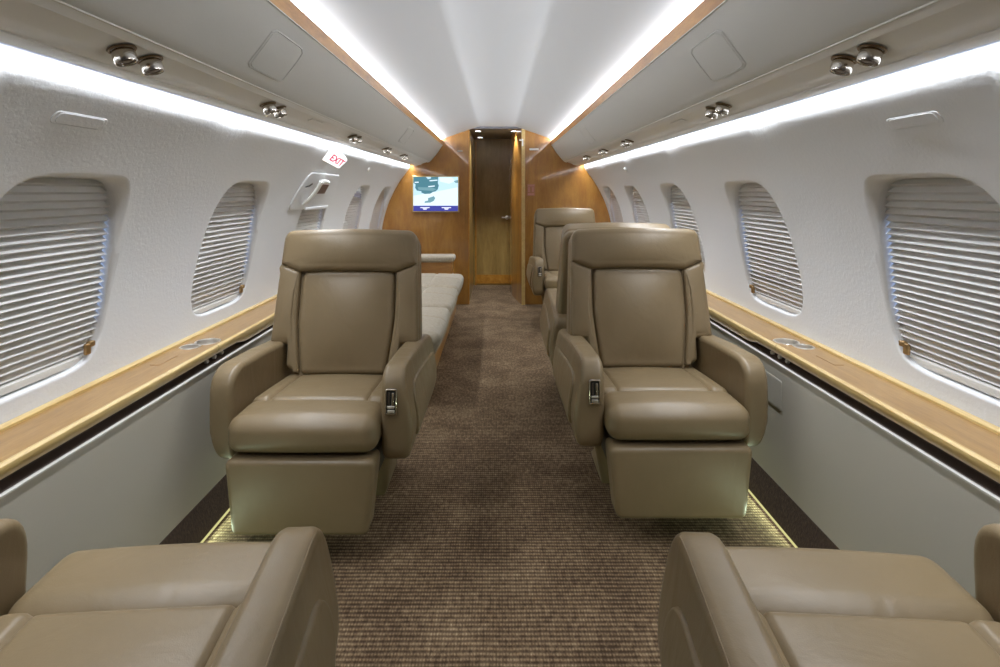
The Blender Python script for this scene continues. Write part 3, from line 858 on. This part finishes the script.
# ------------------------------------------------------------------ wall fittings
def wall_frame(side, y, z):
    P = Vector((side * wx(z), y, z))
    n = Vector((-side * wx(z), 0, -(z - WZ))).normalized()
    t = Vector((-side * (z - WZ), 0, wx(z))).normalized()
    return P, n, t
for side in (-1, 1):
    P, n, t = wall_frame(side, 1.30, 1.352)
    pr = roundpoly([(-0.083, -0.017), (0.083, -0.017), (0.083, 0.017), (-0.083, 0.017)], 0.016, 6)
    nm = 'above the sofa side windows' if side < 0 else 'above the windows opposite the sofa'
    root = tag(empty('cover_plate', P), 'white oblong cover plate on the wall ' + nm, 'cover plate')
    fx = lambda p: Vector((0, 1, 0)) * p[0] + t * p[1] + n * p[2]
    mb = MB(); pad(mb, pr, -0.006, 0.002, 0.0015, 'wall', fx, nr=3); mb.build('rim', root)
    pr2 = [q * 0.86 for q in pr]
    mb = MB(); pad(mb, pr2, -0.004, 0.0032, 0.0012, 'wall', fx, nr=3); mb.build('insert', root)
    P, n, t = wall_frame(side, 4.22, 1.348)
    mb = MB(); fx2 = lambda p: Vector((0, 1, 0)) * p[0] + t * p[1] + n * p[2]
    lathe(mb, [(0.018, -0.003), (0.018, 0.004), (0.014, 0.008), (0.0005, 0.009)], 'white', fx2, 20)
    o = mb.build('wall_button'); o.location = P
    tag(o, 'small round white button on the wall near the bulkhead, ' + ('sofa side' if side < 0 else 'opposite the sofa'), 'button')

# outlet cover on the lower panel
mb = MB(); pr = roundpoly([(-0.075, -0.055), (0.075, -0.055), (0.075, 0.055), (-0.075, 0.055)], 0.008, 4)
oc = tag(empty('outlet_cover', (1.030, 2.10, 0.445)), 'pale rectangular outlet cover on the lower panel beside the seat', 'outlet cover')
pad(mb, pr, 0.0, 0.0020, 0.001, 'lower', lambda p: (-p[2], p[0], p[1]), nr=2); mb.build('frame', oc)
mb = MB(); pad(mb, [q * 0.92 for q in pr], 0.0, 0.0022, 0.0008, 'lower', lambda p: (-p[2], p[0], p[1]), nr=2); mb.build('lid', oc)

# emergency exit hatch cover
hc = tag(empty('exit_hatch_cover', (-1.10, 3.49, 1.15)), 'white emergency hatch cover with a pull lever above the half-height blind', 'hatch cover')
O = Vector((-1.10, 3.49, 1.15)); L = lambda p: Vector(p) - O
mb = MB()
pr = roundpoly([(3.00, 1.085), (3.70, 1.085), (3.735, 1.15), (3.60, 1.290), (3.03, 1.290), (2.99, 1.15)], [0.03, 0.03, 0.12, 0.09, 0.06, 0.3], 6)
def hatch_xf(p):
    P, n, t = wall_frame(-1, p[0], p[1]); return P + n * p[2]
pad(mb, pr, -0.03, 0.007, 0.006, 'wall', hatch_xf, nr=5, bulge=(0, 0.003)); mb.build('cover_panel', hc, xf=L)
mb = MB(); pr = roundpoly([(3.25, 1.074), (3.68, 1.074), (3.68, 1.096), (3.25, 1.096)], 0.009, 4)
pad(mb, pr, -0.02, 0.011, 0.007, 'wall', hatch_xf, nr=4); mb.build('lower_lip', hc, xf=L)
def hp(y, z, out):
    P, n, t = wall_frame(-1, y, z); return P + n * out
mb = MB()
pts = [hp(3.155 - 0.01 * t, 1.115 + 0.150 * t, 0.016 + 0.034 * math.sin(min(1, t * 1.3) * PI / 2)) for t in [i / 10 for i in range(11)]]
rows = []
for i, p in enumerate(pts):
    tt = i / 10; w = 0.014 + 0.012 * tt
    n = Vector((0.84, 0, -0.54)); yv = Vector((0, 1, 0))
    rows.append([p + yv * w * math.cos(2 * PI * k / 12) + n * 0.010 * math.sin(2 * PI * k / 12) for k in range(12)])
v, f = grid(rows, closed_u=True); f.append(tuple(range(12))); f.append(tuple(120 + k for k in range(11, -1, -1))); mb.add(v, f, 'white')
tube(mb, [hp(3.145, 1.262, 0.046), hp(3.20, 1.268, 0.048), hp(3.28, 1.262, 0.046), hp(3.30, 1.255, 0.02)], 0.012, 'white', 10)
mb.build('pull_lever', hc, xf=L)
mb = MB(); q = [hp(3.29, 1.178, 0.016), hp(3.45, 1.178, 0.016), hp(3.45, 1.233, 0.016), hp(3.29, 1.233, 0.016)]
q2 = [hp(3.29, 1.178, 0.0), hp(3.45, 1.178, 0.0), hp(3.45, 1.233, 0.0), hp(3.29, 1.233, 0.0)]
mb.add(q + q2, [(0, 1, 2, 3), (4, 7, 6, 5), (0, 4, 5, 1), (1, 5, 6, 2), (2, 6, 7, 3), (3, 7, 4, 0)], 'hatch_dark'); mb.build('finger_recess', hc, xf=L, recalc=False)
mb = MB(); tube(mb, [hp(3.05, 1.215, 0.014), hp(3.10, 1.222, 0.016), hp(3.13, 1.235, 0.016)], 0.004, 'black', 6); mb.build('lever_pivot', hc, xf=L)

# exit sign
P, n, t = wall_frame(-1, 3.10, 1.392)
yv = Vector((0, 1, 0)); a = (n * 0.56 + yv * 0.83).normalized(); fn_ = (n * 0.83 - yv * 0.56).normalized()
ex = tag(empty('exit_sign', P), 'lit white EXIT sign with red letters on the wall above the hatch', 'sign')
mb = MB()
def es(p): return a * p[0] + t * p[1] + fn_ * p[2]
pr = roundpoly([(-0.035, -0.045), (0.122, -0.040), (0.135, 0.035), (-0.035, 0.05)], 0.012, 4)
pad(mb, pr, -0.045, 0.012, 0.006, 'white', es, nr=3); mb.build('housing', ex)
mb = MB(); pad(mb, [q * 0.93 + Vector((0.003, 0)) for q in pr], 0.008, 0.0135, 0.001, 'exit_face', es, nr=2); mb.build('lit_face', ex)
cu = bpy.data.curves.new('txt', 'FONT'); cu.body = 'EXIT'; cu.size = 0.052; cu.align_x = 'CENTER'; cu.align_y = 'CENTER'; cu.extrude = 0.0008; cu.offset = 0.0012
to = bpy.data.objects.new('txt', cu); COL.objects.link(to)
dg = bpy.context.evaluated_depsgraph_get(); dg.update()
me = bpy.data.meshes.new_from_object(to.evaluated_get(dg)); bpy.data.objects.remove(to)
for vv in me.vertices: vv.co = es((vv.co.x * 0.95 + 0.068, vv.co.y * 1.1 - 0.004, vv.co.z + 0.0148))
me.materials.clear(); me.materials.append(M['exit_red'])
lo = bpy.data.objects.new('lettering', me); COL.objects.link(lo); lo.parent = ex

# ------------------------------------------------------------------ lights
def area(name, loc, direction, sx, sy, watts, col=(1, 1, 1), spread=180):
    d = bpy.data.lights.new(name, 'AREA'); d.shape = 'RECTANGLE'; d.size = sx; d.size_y = sy
    d.energy = watts; d.color = col; d.spread = R2(spread)
    o = bpy.data.objects.new(name, d); COL.objects.link(o); o.location = loc
    z = -Vector(direction).normalized(); y = Vector((0, 1, 0)); x = y.cross(z).normalized(); y = z.cross(x)
    o.rotation_euler = Matrix((x, y, z)).transposed().to_euler()
    return o
COVE_W, VAL_W = 20, 21
LIGHT_Y = 0.35
LEN = YB - LIGHT_Y - 0.01; MID = (YB + LIGHT_Y) / 2
for side in (-1, 1):
    area('cove_light', (side * 0.590, MID, 1.712), (-side * 0.75, 0, 0.66), 0.02, LEN, COVE_W, (0.93, 0.96, 1.0))
    area('valance_light', (side * 0.886, MID, 1.464), (side * 0.10, 0, -1), 0.018, LEN, VAL_W, (0.93, 0.96, 1.0), 128)
    st = MB(); box(st, (side * 0.996 - 0.003, 1.0, 0.0005), (side * 0.996 + 0.003, YB - 0.02, 0.005), 'floor_led')
    o = st.build('floor_light_strip'); tag(o, 'thin glowing yellow-green path light along the carpet edge, ' + ('sofa side' if side < 0 else 'opposite the sofa'), 'light strip')
    area('floor_wash', (side * 0.985, 3.4, 0.02), (-side * 1, 0, 0.05), 0.012, 4.6, 5.0, (0.78, 1.0, 0.72))
for x in (-0.2, 0.185):
    d = bpy.data.lights.new('downlight', 'SPOT'); d.energy = 34; d.spot_size = R2(95); d.spot_blend = 0.6; d.color = (0.9, 0.95, 1.0); d.shadow_soft_size = 0.03
    o = bpy.data.objects.new('downlight', d); COL.objects.link(o); o.location = (x * 0.9, 6.1, 1.82)

w = bpy.data.worlds.new('daylight'); SC.world = w; w.use_nodes = True
bg = w.node_tree.nodes['Background']; bg.inputs[0].default_value = (0.42, 0.60, 1.0, 1); bg.inputs[1].default_value = 1.6

# ------------------------------------------------------------------ camera
cd = bpy.data.cameras.new('camera'); cam = bpy.data.objects.new('camera', cd); COL.objects.link(cam)
cam.location = (0, 0, CAM_Z); cam.rotation_euler = (PI / 2, 0, 0)
cd.sensor_width = 36.0; cd.sensor_fit = 'HORIZONTAL'; cd.lens = 36.0 * 560 / 1000
cd.shift_x = (500 - 497) / 1000.0; cd.shift_y = -(333.5 - 190.5) / 1000.0
cd.clip_start = 0.02; cd.clip_end = 100
SC.camera = cam
SC.view_settings.view_transform = 'Standard'
try: SC.view_settings.look = 'None'
except Exception: pass
SC.view_settings.gamma = 1.0; SC.view_settings.use_curve_mapping = False
SC.view_settings.exposure = 0.42
SC.cycles.max_bounces = 12; SC.cycles.diffuse_bounces = 8; SC.cycles.use_denoising = True
